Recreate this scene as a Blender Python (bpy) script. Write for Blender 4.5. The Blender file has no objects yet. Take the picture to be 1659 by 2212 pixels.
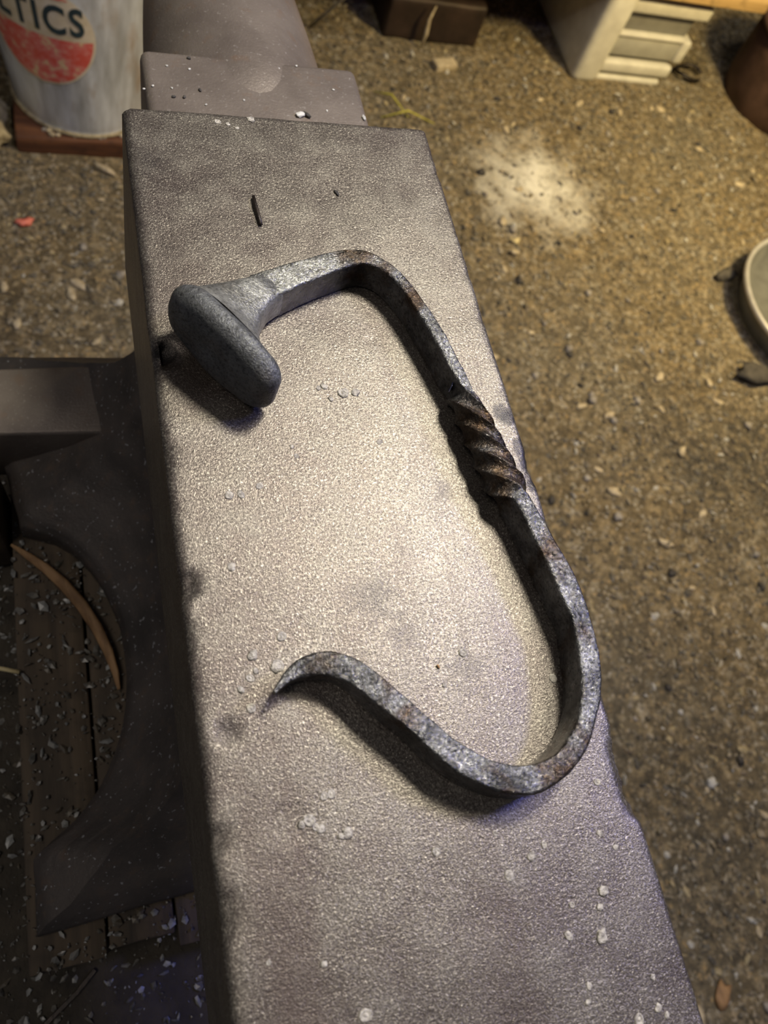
import bpy, bmesh, math, random
from mathutils import Vector, Matrix, noise

# ------------------------------------------------------------------ camera
sc = bpy.context.scene
C = sc.collection
cam_d = bpy.data.cameras.new('camera'); cam = bpy.data.objects.new('camera', cam_d); C.objects.link(cam)
RIGHT = Vector((0.94324761, -0.2095762, 0.25760779))
UP = Vector((0.09129209, 0.90946929, 0.40562466))
BACK = Vector((-0.31929565, -0.35908694, 0.87698738))
m = Matrix((RIGHT, UP, BACK)).transposed().to_4x4(); m.translation = Vector((-.075, -.14, .9955))
cam.matrix_world = m
cam_d.sensor_fit = 'VERTICAL'; cam_d.sensor_height = 36.0; cam_d.lens = 1650/2212*36.0
cam_d.clip_start = .01; cam_d.clip_end = 50
cam_d.dof.use_dof = True; cam_d.dof.focus_distance = .272; cam_d.dof.aperture_fstop = 15.0
sc.camera = cam
sc.view_settings.view_transform = 'Standard'; sc.view_settings.look = 'None'
sc.view_settings.gamma = 1.0; sc.view_settings.use_curve_mapping = False
sc.view_settings.exposure = 0.0

# ------------------------------------------------------------------ world and lights
wd = bpy.data.worlds.new('world'); sc.world = wd; wd.use_nodes = True
wd.node_tree.nodes['Background'].inputs[0].default_value = (.80, .84, 1.0, 1)
wd.node_tree.nodes['Background'].inputs[1].default_value = .07
def area(name, loc, target, size, energy, col, shape='DISK'):
    d = bpy.data.lights.new(name, 'AREA'); d.shape = shape; d.size = size; d.energy = energy; d.color = col
    o = bpy.data.objects.new(name, d); C.objects.link(o); o.location = loc
    o.rotation_euler = (Vector(target) - Vector(loc)).to_track_quat('-Z', 'Y').to_euler()
    return o
area('key_lamp', (.225, .190, 1.38), (0, -.03, .78), .13, 6.6, (1.0, .94, .78))
area('overhead_fill', (.95, .35, 2.35), (.7, .3, 0), .5, 16, (1.0, .92, .78))  # added fill from overhead to lift the floor, no such source seen
area('left_fill', (-.85, -.15, 2.30), (-.15, .2, .4), .6, 6, (1.0, .90, .80))  # added fill from the left to lift the stump and boards, unseen source
area('bench_lamp', (1.25, .58, .95), (1.15, 1.15, .03), .14, 19, (1.0, .76, .34))
area('blue_strip', (.68, .03, 1.42), (.05, -.05, .78), .14, 3.6, (.16, .20, 1.0))

# ------------------------------------------------------------------ helpers
def tag(o, label, cat, group=None):
    o['label'] = label; o['category'] = cat
    if group: o['group'] = group
    return o
def mesh(name, verts, faces, smooth=True):
    me = bpy.data.meshes.new(name); me.from_pydata([tuple(v) for v in verts], [], faces); me.update()
    bm = bmesh.new(); bm.from_mesh(me); bmesh.ops.recalc_face_normals(bm, faces=bm.faces); bm.to_mesh(me); bm.free()
    if smooth: me.polygons.foreach_set('use_smooth', [True]*len(me.polygons))
    return me
def obj(name, me, mat=None, parent=None, loc=(0, 0, 0)):
    o = bpy.data.objects.new(name, me); C.objects.link(o)
    if mat is not None and not me.materials: me.materials.append(mat)
    o.location = loc
    if parent is not None: o.parent = parent
    return o
def root(name, loc, label, cat, group=None):
    o = bpy.data.objects.new(name, None); C.objects.link(o); o.location = loc; o.empty_display_size = .02
    return tag(o, label, cat, group)
def part(name, me, mat, parent):               # mesh given in world coordinates
    o = obj(name, me, mat, parent)
    w = Vector((0, 0, 0)); p = parent
    while p is not None: w += p.location; p = p.parent
    o.location = -w
    return o
def loft(rings, cap0=True, cap1=True, closed=True):
    n = len(rings[0]); V = [p for r in rings for p in r]; F = []
    for i in range(len(rings)-1):
        for j in range(n if closed else n-1):
            k = (j+1) % n
            F.append((i*n+j, i*n+k, (i+1)*n+k, (i+1)*n+j))
    if cap0: F.append(tuple(range(n))[::-1])
    if cap1: F.append(tuple((len(rings)-1)*n+j for j in range(n)))
    return V, F
def boxm(name, x0, x1, y0, y1, z0, z1, bevel=.002, seg=2, jitter=0, sub=0, seed=0):
    bm = bmesh.new(); bmesh.ops.create_cube(bm, size=1)
    for v in bm.verts: v.co = Vector(((x0+x1)/2+v.co.x*(x1-x0), (y0+y1)/2+v.co.y*(y1-y0), (z0+z1)/2+v.co.z*(z1-z0)))
    if sub: bmesh.ops.subdivide_edges(bm, edges=bm.edges[:], cuts=sub, use_grid_fill=True)
    if bevel:
        es = [e for e in bm.edges if e.calc_face_angle(0) > .5]
        bmesh.ops.bevel(bm, geom=es, offset=bevel, segments=seg, affect='EDGES', profile=.5)
    if jitter:
        for v in bm.verts: v.co += noise.noise_vector(v.co*60+Vector((seed, 0, 0)))*jitter
    me = bpy.data.meshes.new(name); bm.to_mesh(me); bm.free()
    me.polygons.foreach_set('use_smooth', [True]*len(me.polygons))
    me.set_sharp_from_angle(angle=math.radians(40))
    return me
def lathe(name, prof, n=64, c=(0, 0)):
    R = [[(c[0]+r*math.cos(2*math.pi*j/n), c[1]+r*math.sin(2*math.pi*j/n), z) for j in range(n)] for r, z in prof]
    V, F = loft(R, False, False); return mesh(name, V, F)
def tube(name, pts, r, n=8, taper=None):
    pts = [Vector(p) for p in pts]; R = []
    for i, p in enumerate(pts):
        t = (pts[min(i+1, len(pts)-1)]-pts[max(i-1, 0)]).normalized()
        a = t.orthogonal().normalized() if i == 0 else (a - t*a.dot(t)).normalized()
        b = t.cross(a); rr = r if taper is None else r*taper[i]
        R.append([p+a*rr*math.cos(2*math.pi*j/n)+b*rr*math.sin(2*math.pi*j/n) for j in range(n)])
    V, F = loft(R); return mesh(name, V, F)
def lump(name, r, seed, sx=1, sy=1, sz=.6, sub=1, amp=.35):
    bm = bmesh.new(); bmesh.ops.create_icosphere(bm, subdivisions=sub, radius=1)
    for v in bm.verts:
        k = 1+amp*noise.noise(v.co*1.7+Vector((seed*7.3, seed*1.9, 0)))
        v.co = Vector((v.co.x*sx*k, v.co.y*sy*k, v.co.z*sz*k))*r
    me = bpy.data.meshes.new(name); bm.to_mesh(me); bm.free()
    me.polygons.foreach_set('use_smooth', [sub > 1]*len(me.polygons)); return me

# ------------------------------------------------------------------ materials
class NT:
    def __init__(s, name):
        s.m = bpy.data.materials.new(name); s.m.use_nodes = True; s.t = s.m.node_tree
        s.b = s.t.nodes['Principled BSDF']; s._co = None
    def n(s, typ, **kw):
        nd = s.t.nodes.new('ShaderNode'+typ)
        for k, v in kw.items():
            if k[0] == '_': s.set(nd, int(k[1:]), v)
            elif k in nd.inputs.keys() or k.replace('_', ' ') in nd.inputs.keys(): s.set(nd, k if k in nd.inputs.keys() else k.replace('_', ' '), v)
            else: setattr(nd, k, v)
        return nd
    def set(s, nd, k, v):
        if isinstance(v, bpy.types.NodeSocket): s.t.links.new(v, nd.inputs[k])
        else:
            if isinstance(v, tuple) and len(v) == 3 and nd.inputs[k].type == 'RGBA': v = v+(1,)
            nd.inputs[k].default_value = v
    @property
    def co(s):
        if s._co is None: s._co = s.t.nodes.new('ShaderNodeNewGeometry').outputs['Position']
        return s._co
    def noise(s, scale, detail=4, rough=.55, vec=None, dist=0):
        return s.n('TexNoise', Vector=vec or s.co, Scale=scale, Detail=detail, Roughness=rough, Distortion=dist).outputs[0]
    def vor(s, scale, feature='F1', out='Distance', vec=None, rand=1):
        return s.n('TexVoronoi', feature=feature, Vector=vec or s.co, Scale=scale, Randomness=rand).outputs[out]
    def ramp(s, fac, *stops, interp='LINEAR'):
        r = s.n('ValToRGB', Fac=fac); r.color_ramp.interpolation = interp
        el = r.color_ramp.elements
        while len(el) < len(stops): el.new(.5)
        for e, (p, c) in zip(el, stops):
            e.position = p; e.color = (c+(1,)) if isinstance(c, tuple) else (c, c, c, 1)
        return r.outputs[0]
    def mix(s, f, a, b, blend='MIX'):
        nd = s.t.nodes.new('ShaderNodeMix'); nd.data_type = 'RGBA'; nd.blend_type = blend
        s.set(nd, 0, f); s.set(nd, 6, a); s.set(nd, 7, b); return nd.outputs[2]
    def math(s, op, a, b=0., clamp=False):
        nd = s.n('Math', operation=op, use_clamp=clamp); s.set(nd, 0, a); s.set(nd, 1, b); return nd.outputs[0]
    def blob(s, c, r, wob=.5, wscale=60, soft=.35):   # mask: 1 inside a ragged disc on a horizontal surface
        d = s.n('VectorMath', operation='DISTANCE', _0=s.co, _1=c).outputs['Value']
        w = s.math('MULTIPLY', s.math('SUBTRACT', s.noise(wscale, 4), .5), wob*r*2)
        x = s.math('DIVIDE', s.math('ADD', d, w), r)
        return s.ramp(x, (1-soft, 1.0), (1+soft*.3, 0.0))
    def bump(s, h, strength=.3, dist=.001, prev=None):
        nd = s.n('Bump', Height=h, Strength=strength, Distance=dist)
        if prev is not None: s.set(nd, 'Normal', prev)
        return nd.outputs[0]
    def out(s, col, rough=.6, metal=0., normal=None, spec=.5):
        s.set(s.b, 'Base Color', col); s.set(s.b, 'Roughness', rough); s.set(s.b, 'Metallic', metal)
        s.set(s.b, 'Specular IOR Level', spec)
        if normal is not None: s.set(s.b, 'Normal', normal)
        return s.m
M = {}
def simple(name, c1, c2, scale=40, rough=.7, metal=0., bump=.3, bscale=None, bd=.001):
    t = NT(name); nz = t.noise(scale, 5, .6)
    M[name] = t.out(t.ramp(nz, (.3, c1), (.7, c2)), rough, metal, t.bump(t.noise(bscale or scale*3, 5, .65), bump, bd))
    return M[name]

# worn anvil face
t = NT('anvil_face')
big = t.noise(16, 4, .55); mid = t.noise(90, 4, .6); fine = t.noise(2400, 2, .6); grain = t.noise(1250, 3, .7)
stretch = t.n('Mapping', Vector=t.co, Scale=(130, 9, 130)).outputs[0]
streak = t.noise(1.0, 4, .6, vec=stretch)
col = t.ramp(big, (.32, (.135, .114, .104)), (.68, (.215, .197, .170)))
col = t.mix(t.ramp(mid, (.42, 0.), (.75, .6)), col, (.290, .275, .235))
col = t.mix(t.ramp(streak, (.55, 0.), (.75, .45)), col, (.115, .094, .086))
col = t.mix(t.ramp(fine, (.36, .65), (.52, 0.)), col, (.045, .038, .034))
col = t.mix(t.ramp(grain, (.38, .7), (.50, 0.)), col, (.060, .050, .045))
col = t.mix(t.ramp(grain, (.56, 0.), (.68, .7)), col, (.56, .53, .45))
for c, r in (((0.0553, -0.0174, 0.7800), .0042), ((0.0577, -0.0205, 0.7800), .0035), ((0.0593, -0.0319, 0.7800), .0042), ((0.0600, -0.0385, 0.7800), .0035), ((0.0590, -0.0474, 0.7800), .0028)):
    col = t.mix(t.math('MULTIPLY', t.blob(c, r, .6, 300), .8), col, (.035, .033, .036))
for c, r in (((-0.0070, -0.0792, 0.7800), .010), ((0.0261, -0.0462, 0.7800), .005), ((0.0005, -0.0920, 0.7800), .007), ((0.0185, -0.1048, 0.7800), .009), ((-0.0538, 0.0951, 0.7800), .008)):
    col = t.mix(t.math('MULTIPLY', t.blob(c, r, 1.1, 220, .8), .45), col, (.06, .055, .055))
for sc_, ctr, amt in (((1, .16, 1), (-.047, -.19, .78), .65), ((1, .2, 1), (.006, -.215, .78), .45), ((1, .3, 1), (-.052, .03, .78), .35)):
    vv = t.n('VectorMath', operation='MULTIPLY', _0=t.n('VectorMath', operation='SUBTRACT', _0=t.co, _1=ctr).outputs[0], _1=sc_).outputs[0]
    dd = t.math('ADD', t.n('VectorMath', operation='LENGTH', _0=vv).outputs['Value'], t.math('MULTIPLY', t.math('SUBTRACT', streak, .5), .02))
    col = t.mix(t.math('MULTIPLY', t.ramp(t.math('DIVIDE', dd, .014), (.25, 1.), (1., 0.)), amt), col, (.085, .062, .056))
col = t.mix(t.math('MULTIPLY', t.blob((-0.0578, 0.0121, 0.7780), .0052, .5, 400), .92), col, (.012, .010, .009))
col = t.mix(t.math('MULTIPLY', t.blob((-0.0498, 0.0022, 0.7800), .012, .9, 160, .7), .55), col, (.045, .032, .022))
col = t.mix(t.math('MULTIPLY', t.blob((-0.0545, -0.1116, 0.7800), .0042, .3, 300), .55), col, (.06, .052, .05))
pits = t.ramp(t.vor(420, vec=t.n('VectorMath', operation='ADD', _0=t.co, _1=t.n('TexNoise', Vector=t.co, Scale=200).outputs['Color']).outputs[0] if False else t.co), (.05, 0.), (.28, 1.))
nrm = t.bump(fine, .45, .0003); nrm = t.bump(grain, .34, .0004, nrm); nrm = t.bump(mid, .2, .001, nrm); nrm = t.bump(pits, .1, .0005, nrm)
M['anvil_face'] = t.out(t.mix(1., col, (.82, .80, .79), 'MULTIPLY'), t.ramp(mid, (.3, .31), (.7, .43)), .68, nrm, .5)

# dark body of the anvil
t = NT('anvil_body')
col = t.ramp(t.noise(30, 5, .6), (.3, (.040, .034, .030)), (.7, (.088, .073, .064)))
col = t.mix(t.ramp(t.noise(120, 4, .6), (.55, 0.), (.75, .6)), col, (.10, .065, .042))
col = t.mix(t.ramp(t.noise(380, 2, .6), (.66, 0.), (.70, .8)), col, (.30, .30, .31))
M['anvil_body'] = t.out(col, .55, .25, t.bump(t.noise(500, 5, .7), .5, .0008))

t = NT('anvil_horn')
col = t.ramp(t.noise(28, 4, .6), (.3, (.118, .096, .082)), (.7, (.190, .160, .136)))
col = t.mix(t.ramp(t.noise(70, 3, .6), (.58, 0.), (.75, .6)), col, (.17, .105, .065))
col = t.mix(t.ramp(t.noise(600, 3, .6), (.62, 0.), (.72, .5)), col, (.36, .33, .30))
M['anvil_horn'] = t.out(col, .42, .4, t.bump(t.noise(700, 4, .7), .4, .0006))

t = NT('spatter')
col = t.ramp(t.noise(900, 3, .6), (.35, (.18, .165, .145)), (.65, (.46, .43, .375)))
M['spatter'] = t.out(col, .6, .15, t.bump(t.noise(1300, 3, .7), .9, .0005))

# forged spike steel
def steel(name, dark, light, brown, brown_amt, rough=(.22, .45), metal=.75):
    t = NT(name)
    nz = t.noise(110, 5, .62); col = t.ramp(nz, (.3, dark), (.72, light))
    col = t.mix(t.ramp(t.noise(60, 4, .6, dist=.4), (.5, 0.), (.66, brown_amt)), col, brown)
    col = t.mix(t.ramp(t.noise(900, 3, .7), (.35, .7), (.5, 0.)), col, tuple(v*.25 for v in dark))
    if name == 'hook_bar':
        col = t.mix(t.blob((-.016, .032, .787), .024, .35, 120, .6), col, t.ramp(nz, (.3, (.14, .14, .135)), (.72, (.36, .36, .335))))
        for c_, r_, k_ in (((0.0411, -0.0269, 0.7880), .014, .85), ((0.0451, -0.0432, 0.7880), .014, .85), ((0.0124, 0.0441, 0.7900), .013, .8), ((-0.0287, -0.0996, 0.7900), .006, .5), ((0.0384, -0.1371, 0.7900), .008, .4)):
            col = t.mix(t.math('MULTIPLY', t.blob(c_, r_, .6, 130, .6), k_), col, t.ramp(t.noise(300, 3), (.35, (.020, .013, .007)), (.7, (.085, .050, .022))))
    sca = t.vor(330, 'SMOOTH_F1'); fl = t.noise(800, 4, .65, dist=.8)
    nrm = t.bump(fl, .62 if name == 'hook_bar' else .45, .0009); nrm = t.bump(t.noise(1400, 3, .6), .5, .0004, nrm); nrm = t.bump(sca, .2, .0008, nrm)
    M[name] = t.out(col, t.ramp(t.noise(200, 4), (.3, rough[0]), (.7, rough[1])), metal, nrm)
steel('hook_bar', (.040, .040, .042), (.27, .27, .268), (.055, .030, .013), .85, (.18, .36), .85)
steel('hook_head', (.065, .067, .070), (.14, .145, .15), (.075, .055, .040), .35, (.38, .55), .55)
steel('hook_neck', (.14, .14, .135), (.38, .38, .355), (.17, .155, .125), .4, (.32, .48), .65)
t = NT('punch_glint'); M['punch_glint'] = t.out((.20, .21, .34), .15, .9)  # reflected blue glint painted as the base colour of the dimple

# wood and floor
def wood(name, c1, c2, c3, axis='y', sc_=1., rough=.75):
    t = NT(name)
    s_ = (90*sc_, 6*sc_, 90*sc_) if axis == 'y' else (6*sc_, 90*sc_, 90*sc_)
    v = t.n('Mapping', Vector=t.co, Scale=s_).outputs[0]
    g = t.noise(1., 5, .6, vec=v, dist=.6)
    col = t.ramp(g, (.3, c1), (.5, c2), (.72, c3))
    col = t.mix(t.ramp(t.noise(45, 4), (.5, 0.), (.72, .6)), col, tuple(x*.4 for x in c1))
    M[name] = t.out(col, rough, 0, t.bump(g, .4, .002))
wood('stand_board', (.030, .022, .014), (.070, .050, .030), (.110, .078, .046))
wood('shelf_plank', (.30, .19, .07), (.46, .30, .12), (.56, .38, .17), 'x', .4)
wood('tray_board', (.055, .019, .007), (.105, .038, .013), (.15, .062, .024), 'x')
wood('tan_wood', (.16, .085, .035), (.30, .175, .080), (.40, .25, .12))
simple('stump_wood', (.020, .016, .011), (.062, .050, .034), 50, .85, 0, .8, 130, .003)
simple('pale_chip', (.26, .21, .13), (.50, .42, .29), 90, .7)
simple('straw', (.52, .42, .20), (.66, .56, .32), 120, .6)
simple('stone', (.16, .14, .12), (.34, .31, .27), 90, .75)
simple('white_bit', (.30, .29, .27), (.52, .51, .48), 90, .6)
simple('lump_dark', (.035, .031, .027), (.085, .075, .062), 60, .85, 0, .8, 120, .004)
simple('cinder', (.018, .016, .015), (.055, .048, .042), 90, .8)
simple('red_bit', (.55, .12, .08), (.68, .22, .16), 90, .5)
simple('pale_fibre', (.24, .19, .10), (.62, .53, .34), 75, .85, 0, 1., 160, .006)
simple('yellow_grass', (.30, .27, .03), (.46, .42, .06), 90, .6)
simple('rusty_brown', (.055, .030, .022), (.125, .072, .055), 22, .6, .3, .4)
simple('rust_shaded', (.018, .011, .008), (.045, .027, .020), 22, .6, .3, .4)  # darker copy of rusty_brown, the shelf's shade put into the colour
simple('wall_dark', (.020, .014, .007), (.045, .031, .016), 6, .9)
simple('grey_paint', (.42, .40, .34), (.56, .54, .46), 30, .55, 0, .15)
simple('grey_half_shaded', (.27, .26, .22), (.36, .35, .30), 30, .6, 0, .15)  # block's grey toned down, half shade put into the colour
simple('grey_shaded', (.14, .135, .12), (.20, .195, .17), 30, .6, 0, .15)  # block's grey again, shade of the recesses put into the colour
simple('wire_dark', (.012, .010, .009), (.04, .03, .025), 200, .4, .6)
simple('wire_grey', (.14, .12, .08), (.24, .21, .15), 80, .6, .2)
simple('zinc_dull', (.20, .20, .18), (.32, .32, .29), 25, .38, .55, .15)
simple('zinc_rim', (.52, .50, .46), (.66, .64, .60), 50, .35, .5, .1)
t = NT('can_zinc')
v = t.n('Mapping', Vector=t.co, Scale=(34, 34, 5)).outputs[0]
col = t.ramp(t.noise(1., 4, .6, vec=v), (.34, (.36, .37, .365)), (.66, (.72, .76, .80)))
col = t.mix(t.ramp(t.noise(1., 4, .6, vec=t.n('Mapping', Vector=t.co, Scale=(22, 22, 9), Location=(3, 1, 0)).outputs[0]), (.52, 0.), (.72, .75)), col, (.34, .24, .14))
M['can_zinc'] = t.out(col, .45, .2, t.bump(t.noise(20, 3), .3, .004))
simple('sticker_cream', (.58, .48, .30), (.74, .66, .52), 45, .5, 0, .1)
t = NT('sticker_red')
col = t.ramp(t.noise(62, 4, .65), (.42, (.66, .10, .07)), (.54, (.70, .20, .17)), (.64, (.70, .54, .30)))
M['sticker_red'] = t.out(col, .45)
simple('letter_ink', (.012, .03, .038), (.03, .055, .065), 60, .5, 0, .05)

t = NT('dirt_floor')
n1 = t.noise(3.0, 5, .6); n2 = t.noise(60, 6, .72); n3 = t.noise(170, 4, .65)
col = t.ramp(n2, (.34, (.040, .031, .018)), (.52, (.125, .094, .052)), (.68, (.285, .215, .115)))
col = t.mix(t.ramp(n1, (.40, 0.), (.62, .75)), col, t.ramp(n2, (.3, (.040, .036, .029)), (.70, (.165, .146, .110))))
col = t.mix(t.ramp(n3, (.58, 0.), (.68, .55)), col, (.30, .23, .12))
col = t.mix(t.ramp(t.noise(85, 4, .6), (.60, 0.), (.70, .7)), col, (.022, .019, .016))
cell = t.n('TexVoronoi', Vector=t.n('VectorMath', operation='ADD', _0=t.co, _1=t.n('VectorMath', operation='SCALE', _0=t.n('TexNoise', Vector=t.co, Scale=70).outputs['Color'], Scale=.03).outputs[0]).outputs[0], Scale=105)
cv = t.n('SeparateColor', Color=cell.outputs['Color']).outputs[0]
col = t.mix(.30, col, t.ramp(cv, (0., (.030, .027, .022)), (.35, (.075, .062, .040)), (.62, (.135, .108, .065)), (.85, (.24, .195, .12)), (.97, (.36, .33, .26))))
cell2 = t.n('TexVoronoi', Vector=t.co, Scale=230); cv2 = t.n('SeparateColor', Color=cell2.outputs['Color']).outputs[1]
col = t.mix(t.ramp(cv2, (.88, 0.), (.94, .7)), col, t.ramp(t.noise(40, 2), (.4, (.34, .32, .27)), (.6, (.30, .21, .10))))
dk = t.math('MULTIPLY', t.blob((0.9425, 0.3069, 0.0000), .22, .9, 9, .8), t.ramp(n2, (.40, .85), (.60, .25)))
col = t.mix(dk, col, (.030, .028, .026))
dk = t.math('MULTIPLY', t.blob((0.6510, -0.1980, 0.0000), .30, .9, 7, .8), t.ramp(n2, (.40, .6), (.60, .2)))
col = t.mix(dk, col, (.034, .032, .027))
ash = t.math('MULTIPLY', t.blob((0.7501, 0.9380, 0.0000), .15, .75, 16, .95), t.ramp(n2, (.30, .25), (.5, 1.)))
col = t.mix(ash, col, (.55, .53, .47))
nrm = t.bump(n2, .8, .006); nrm = t.bump(n3, .7, .003, nrm)
M['dirt_floor'] = t.out(t.mix(1., col, (1.2, 1.2, 1.2), 'MULTIPLY'), .9, 0, nrm, .2)
def island(name, stops, rough=.7):
    t = NT(name); g = t.t.nodes.new('ShaderNodeNewGeometry')
    M[name] = t.out(t.mix(.35, t.ramp(g.outputs['Random Per Island'], *stops, interp='CONSTANT'), t.ramp(t.noise(200, 3), (.3, (.03, .025, .02)), (.7, (.3, .27, .2)))), rough)
island('floor_litter', ((0, (.10, .082, .055)), (.28, (.042, .036, .030)), (.46, (.17, .125, .065)), (.66, (.24, .20, .14)), (.80, (.09, .06, .032)), (.88, (.34, .27, .14)), (.955, (.46, .45, .42))))
island('scale_flakes', ((0, (.060, .058, .054)), (.35, (.13, .13, .125)), (.6, (.045, .032, .02)), (.75, (.24, .25, .25)), (.90, (.42, .43, .42))), .35)

# ------------------------------------------------------------------ floor and back wall
def fz(x, y):
    p = Vector((x, y, 0))
    return .010*noise.noise(p*2.2)+.006*noise.noise(p*9)+.0035*noise.noise(p*31)
V = []; F = []; nx, ny = 190, 210; X0, X1, Y0, Y1 = -1.1, 2.5, -1.2, 2.3
for j in range(ny+1):
    for i in range(nx+1):
        x = X0+(X1-X0)*i/nx; y = Y0+(Y1-Y0)*j/ny; V.append((x, y, fz(x, y)))
for j in range(ny):
    for i in range(nx):
        a = j*(nx+1)+i; F.append((a, a+1, a+nx+2, a+nx+1))
o = obj('floor', mesh('floor', V, F), M['dirt_floor']); o['kind'] = 'structure'
o = obj('wall_back', boxm('wall_back', -1.1, 2.5, 2.28, 2.36, -.02, 2.2, 0), M['wall_dark']); o['kind'] = 'structure'

# loose litter on the floor: nobody could count it
def litter(name, n, place, smin, smax, mat, label, cat, seed, flat=.45, parent=None):
    rnd = random.Random(seed); V = []; F = []
    base = [Vector(v) for v in ((1, 0, 0), (.35, .9, 0), (-.7, .65, 0), (-.95, -.35, 0), (.1, -1, 0), (0, 0, 1), (0, 0, -1))]
    for _ in range(n):
        x, y, z = place(rnd); s = smin+(smax-smin)*rnd.random()**2.6
        R = Matrix.Rotation(rnd.uniform(0, 6.28), 3, 'Z') @ Matrix.Rotation(rnd.gauss(0, .35), 3, 'X') @ Matrix.Rotation(rnd.gauss(0, .35), 3, 'Y')
        sc3 = Vector((s*rnd.uniform(.5, 1.4), s*rnd.uniform(.35, .9), s*flat*rnd.uniform(.5, 1.2)))
        b = len(V)
        for v in base:
            q = R @ Vector((v.x*sc3.x*rnd.uniform(.7, 1.2), v.y*sc3.y*rnd.uniform(.7, 1.2), v.z*sc3.z)); V.append((x+q.x, y+q.y, z+q.z+sc3.z*.4))
        for k in range(5):
            F.append((b+k, b+(k+1) % 5, b+5)); F.append((b+(k+1) % 5, b+k, b+6))
    me = mesh(name, V, F, False); o = obj(name, me, M[mat], parent); o['kind'] = 'stuff'
    if parent is None: tag(o, label, cat)
    return o
AX, AY, _ = (0.7501, 0.9380, 0.0000)
def pf(rnd):
    while True:
        x = rnd.uniform(-.45, 2.0); y = rnd.uniform(-.75, 1.75)
        if math.hypot(x+.022, y+.06) < .275 or (-.205 < x < .18 and .93 < y < 1.24) or math.hypot(x-1.28, y-.594) < .196 or math.hypot(x-1.52, y-1.245) < .15 or (.925 < x < 1.235 and 1.245 < y < 1.625) or (.50 < x < .755 and 1.315 < y < 1.58): continue
        if math.hypot(x-AX, y-AY) < .13 and rnd.random() < .75: continue
        return (x, y, fz(x, y))
litter('floor_litter', 60000, pf, .0014, .0085, 'floor_litter', 'fine crumbs, grit and shavings strewn all over the brown dirt floor', 'litter', 3)

# ------------------------------------------------------------------ stump and boards that carry the anvil
SC = (-.022, -.06); SR = .248; SZ = .494
st = root('anvil_stump', (SC[0], SC[1], 0), 'dark round wooden stump topped with boards, carrying the anvil', 'stump')
rng = []; NJ = 220; ca = math.atan2(-.165+.06, -.155); cw = .022
def srad(a): return SR*(1+.03*noise.noise(Vector((math.cos(a)*2, math.sin(a)*2, 4)))+.008*noise.noise(Vector((math.cos(a)*14, math.sin(a)*14, 1))))
for z, k in ((-.02, 1.04), (.1, 1.0), (.3, .99), (SZ-.012, 1.0), (SZ, .985)):
    rng.append([(SC[0]+srad(a)*k*math.cos(a), SC[1]+srad(a)*k*math.sin(a), z) for a in [2*math.pi*j/NJ for j in range(NJ)]])
for q in range(1, 19):                                             # end grain, with a radial drying crack
    k = .985*(1-q/19); ring = []
    for j in range(NJ):
        a = 2*math.pi*j/NJ; r = srad(a)*k; dz = .0015*noise.noise(Vector((r*90*math.cos(a), r*90*math.sin(a), 0)))+.001*noise.noise(Vector((r*140, a*2, 3)))
        ring.append((SC[0]+r*math.cos(a), SC[1]+r*math.sin(a), SZ+dz))
    rng.append(ring)
Vv, Ff = loft(rng, True, True)
part('stump_body', mesh('stump_body', Vv, Ff), M['stump_wood'], st)
A0 = Vector((-0.1129, -0.1837, 0.4965)); A1 = Vector((-0.1469, -0.2102, 0.4965))
d = (A1-A0); pn = Vector((-d.y, d.x, 0)).normalized()*.0013
Vv, Ff = loft([[p+pn*w_+Vector((0, 0, h_)) for w_, h_ in ((-1, -.001), (1, -.001), (.8, .0004), (-.8, .0004))] for p in (A0, A0.lerp(A1, .3)+pn*.6, A0.lerp(A1, .7)-pn*.5, A1)])
part('drying_crack', mesh('drying_crack', Vv, Ff, False), M['wire_dark'], st)
bx = [-.1415, -.1035, -.0700, -.0200, .040, .0900, .1415]
for i in range(6):
    ye = -.177+.004*math.sin(i*2.1); me = boxm('board', bx[i]+.0006, bx[i+1]-.0006, ye, .172, .4960, .5288+.0006*math.sin(i*3.), .0015, 2, .0006, 3, i)
    part('board', me, M['stand_board'], st)
tag(obj('wood_block', boxm('wood_block', -.176, -.1435, .052, .093, .4965, .560, .003, 2, .0004), M['stand_board']), 'short brown wooden block standing on the stump beside the far anvil foot', 'wood block')
def ps(rnd):
    while True:
        a = rnd.uniform(0, 6.28); r = SR*.95*math.sqrt(rnd.random()); x = SC[0]+r*math.cos(a); y = SC[1]+r*math.sin(a)
        if -.1415 < x < .1415 and -.178 < y < .172:
            if x > -.02: continue
            return (x, y, .5302)
        if x < .06: return (x, y, SZ+.0005)
litter('scale_flakes', 5200, ps, .0006, .0034, 'scale_flakes', 'grey forge scale flakes and crumbs littering the stump top beside the anvil', 'scale flakes', 5, .35)
tp = [Vector((x, y, .5303)) for x, y in [(-0.141,0.0523),(-0.1324,0.0439),(-0.1227,0.0342),(-0.1131,0.0224),(-0.1042,0.0085),(-0.097,-0.0062),(-0.0917,-0.0215),(-0.0888,-0.0338),(-0.0878,-0.0434)]]
R_ = []
for i, p in enumerate(tp):
    tt = (tp[min(i+1, len(tp)-1)]-tp[max(i-1, 0)]).normalized(); nn = Vector((-tt.y, tt.x, 0)); k = (math.sin(math.pi*(i+.35)/(len(tp)-.2)))**.7
    w_ = .0033*k; R_.append([p-nn*w_, p-nn*w_*.9+Vector((0, 0, .0035*k)), p+nn*w_*.5+Vector((0, 0, .0075*k)), p+nn*w_+Vector((0, 0, .006*k)), p+nn*w_])
Vv, Ff = loft(R_)
tag(obj('wood_strip', mesh('wood_strip', Vv, Ff), M['tan_wood']), 'curved tan strip of bare wood bent along the foot of the anvil', 'wood strip')
a_, b_ = Vector((-0.1538, -0.0201, 0.5330)), Vector((-0.1390, -0.0256, 0.5330))
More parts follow.
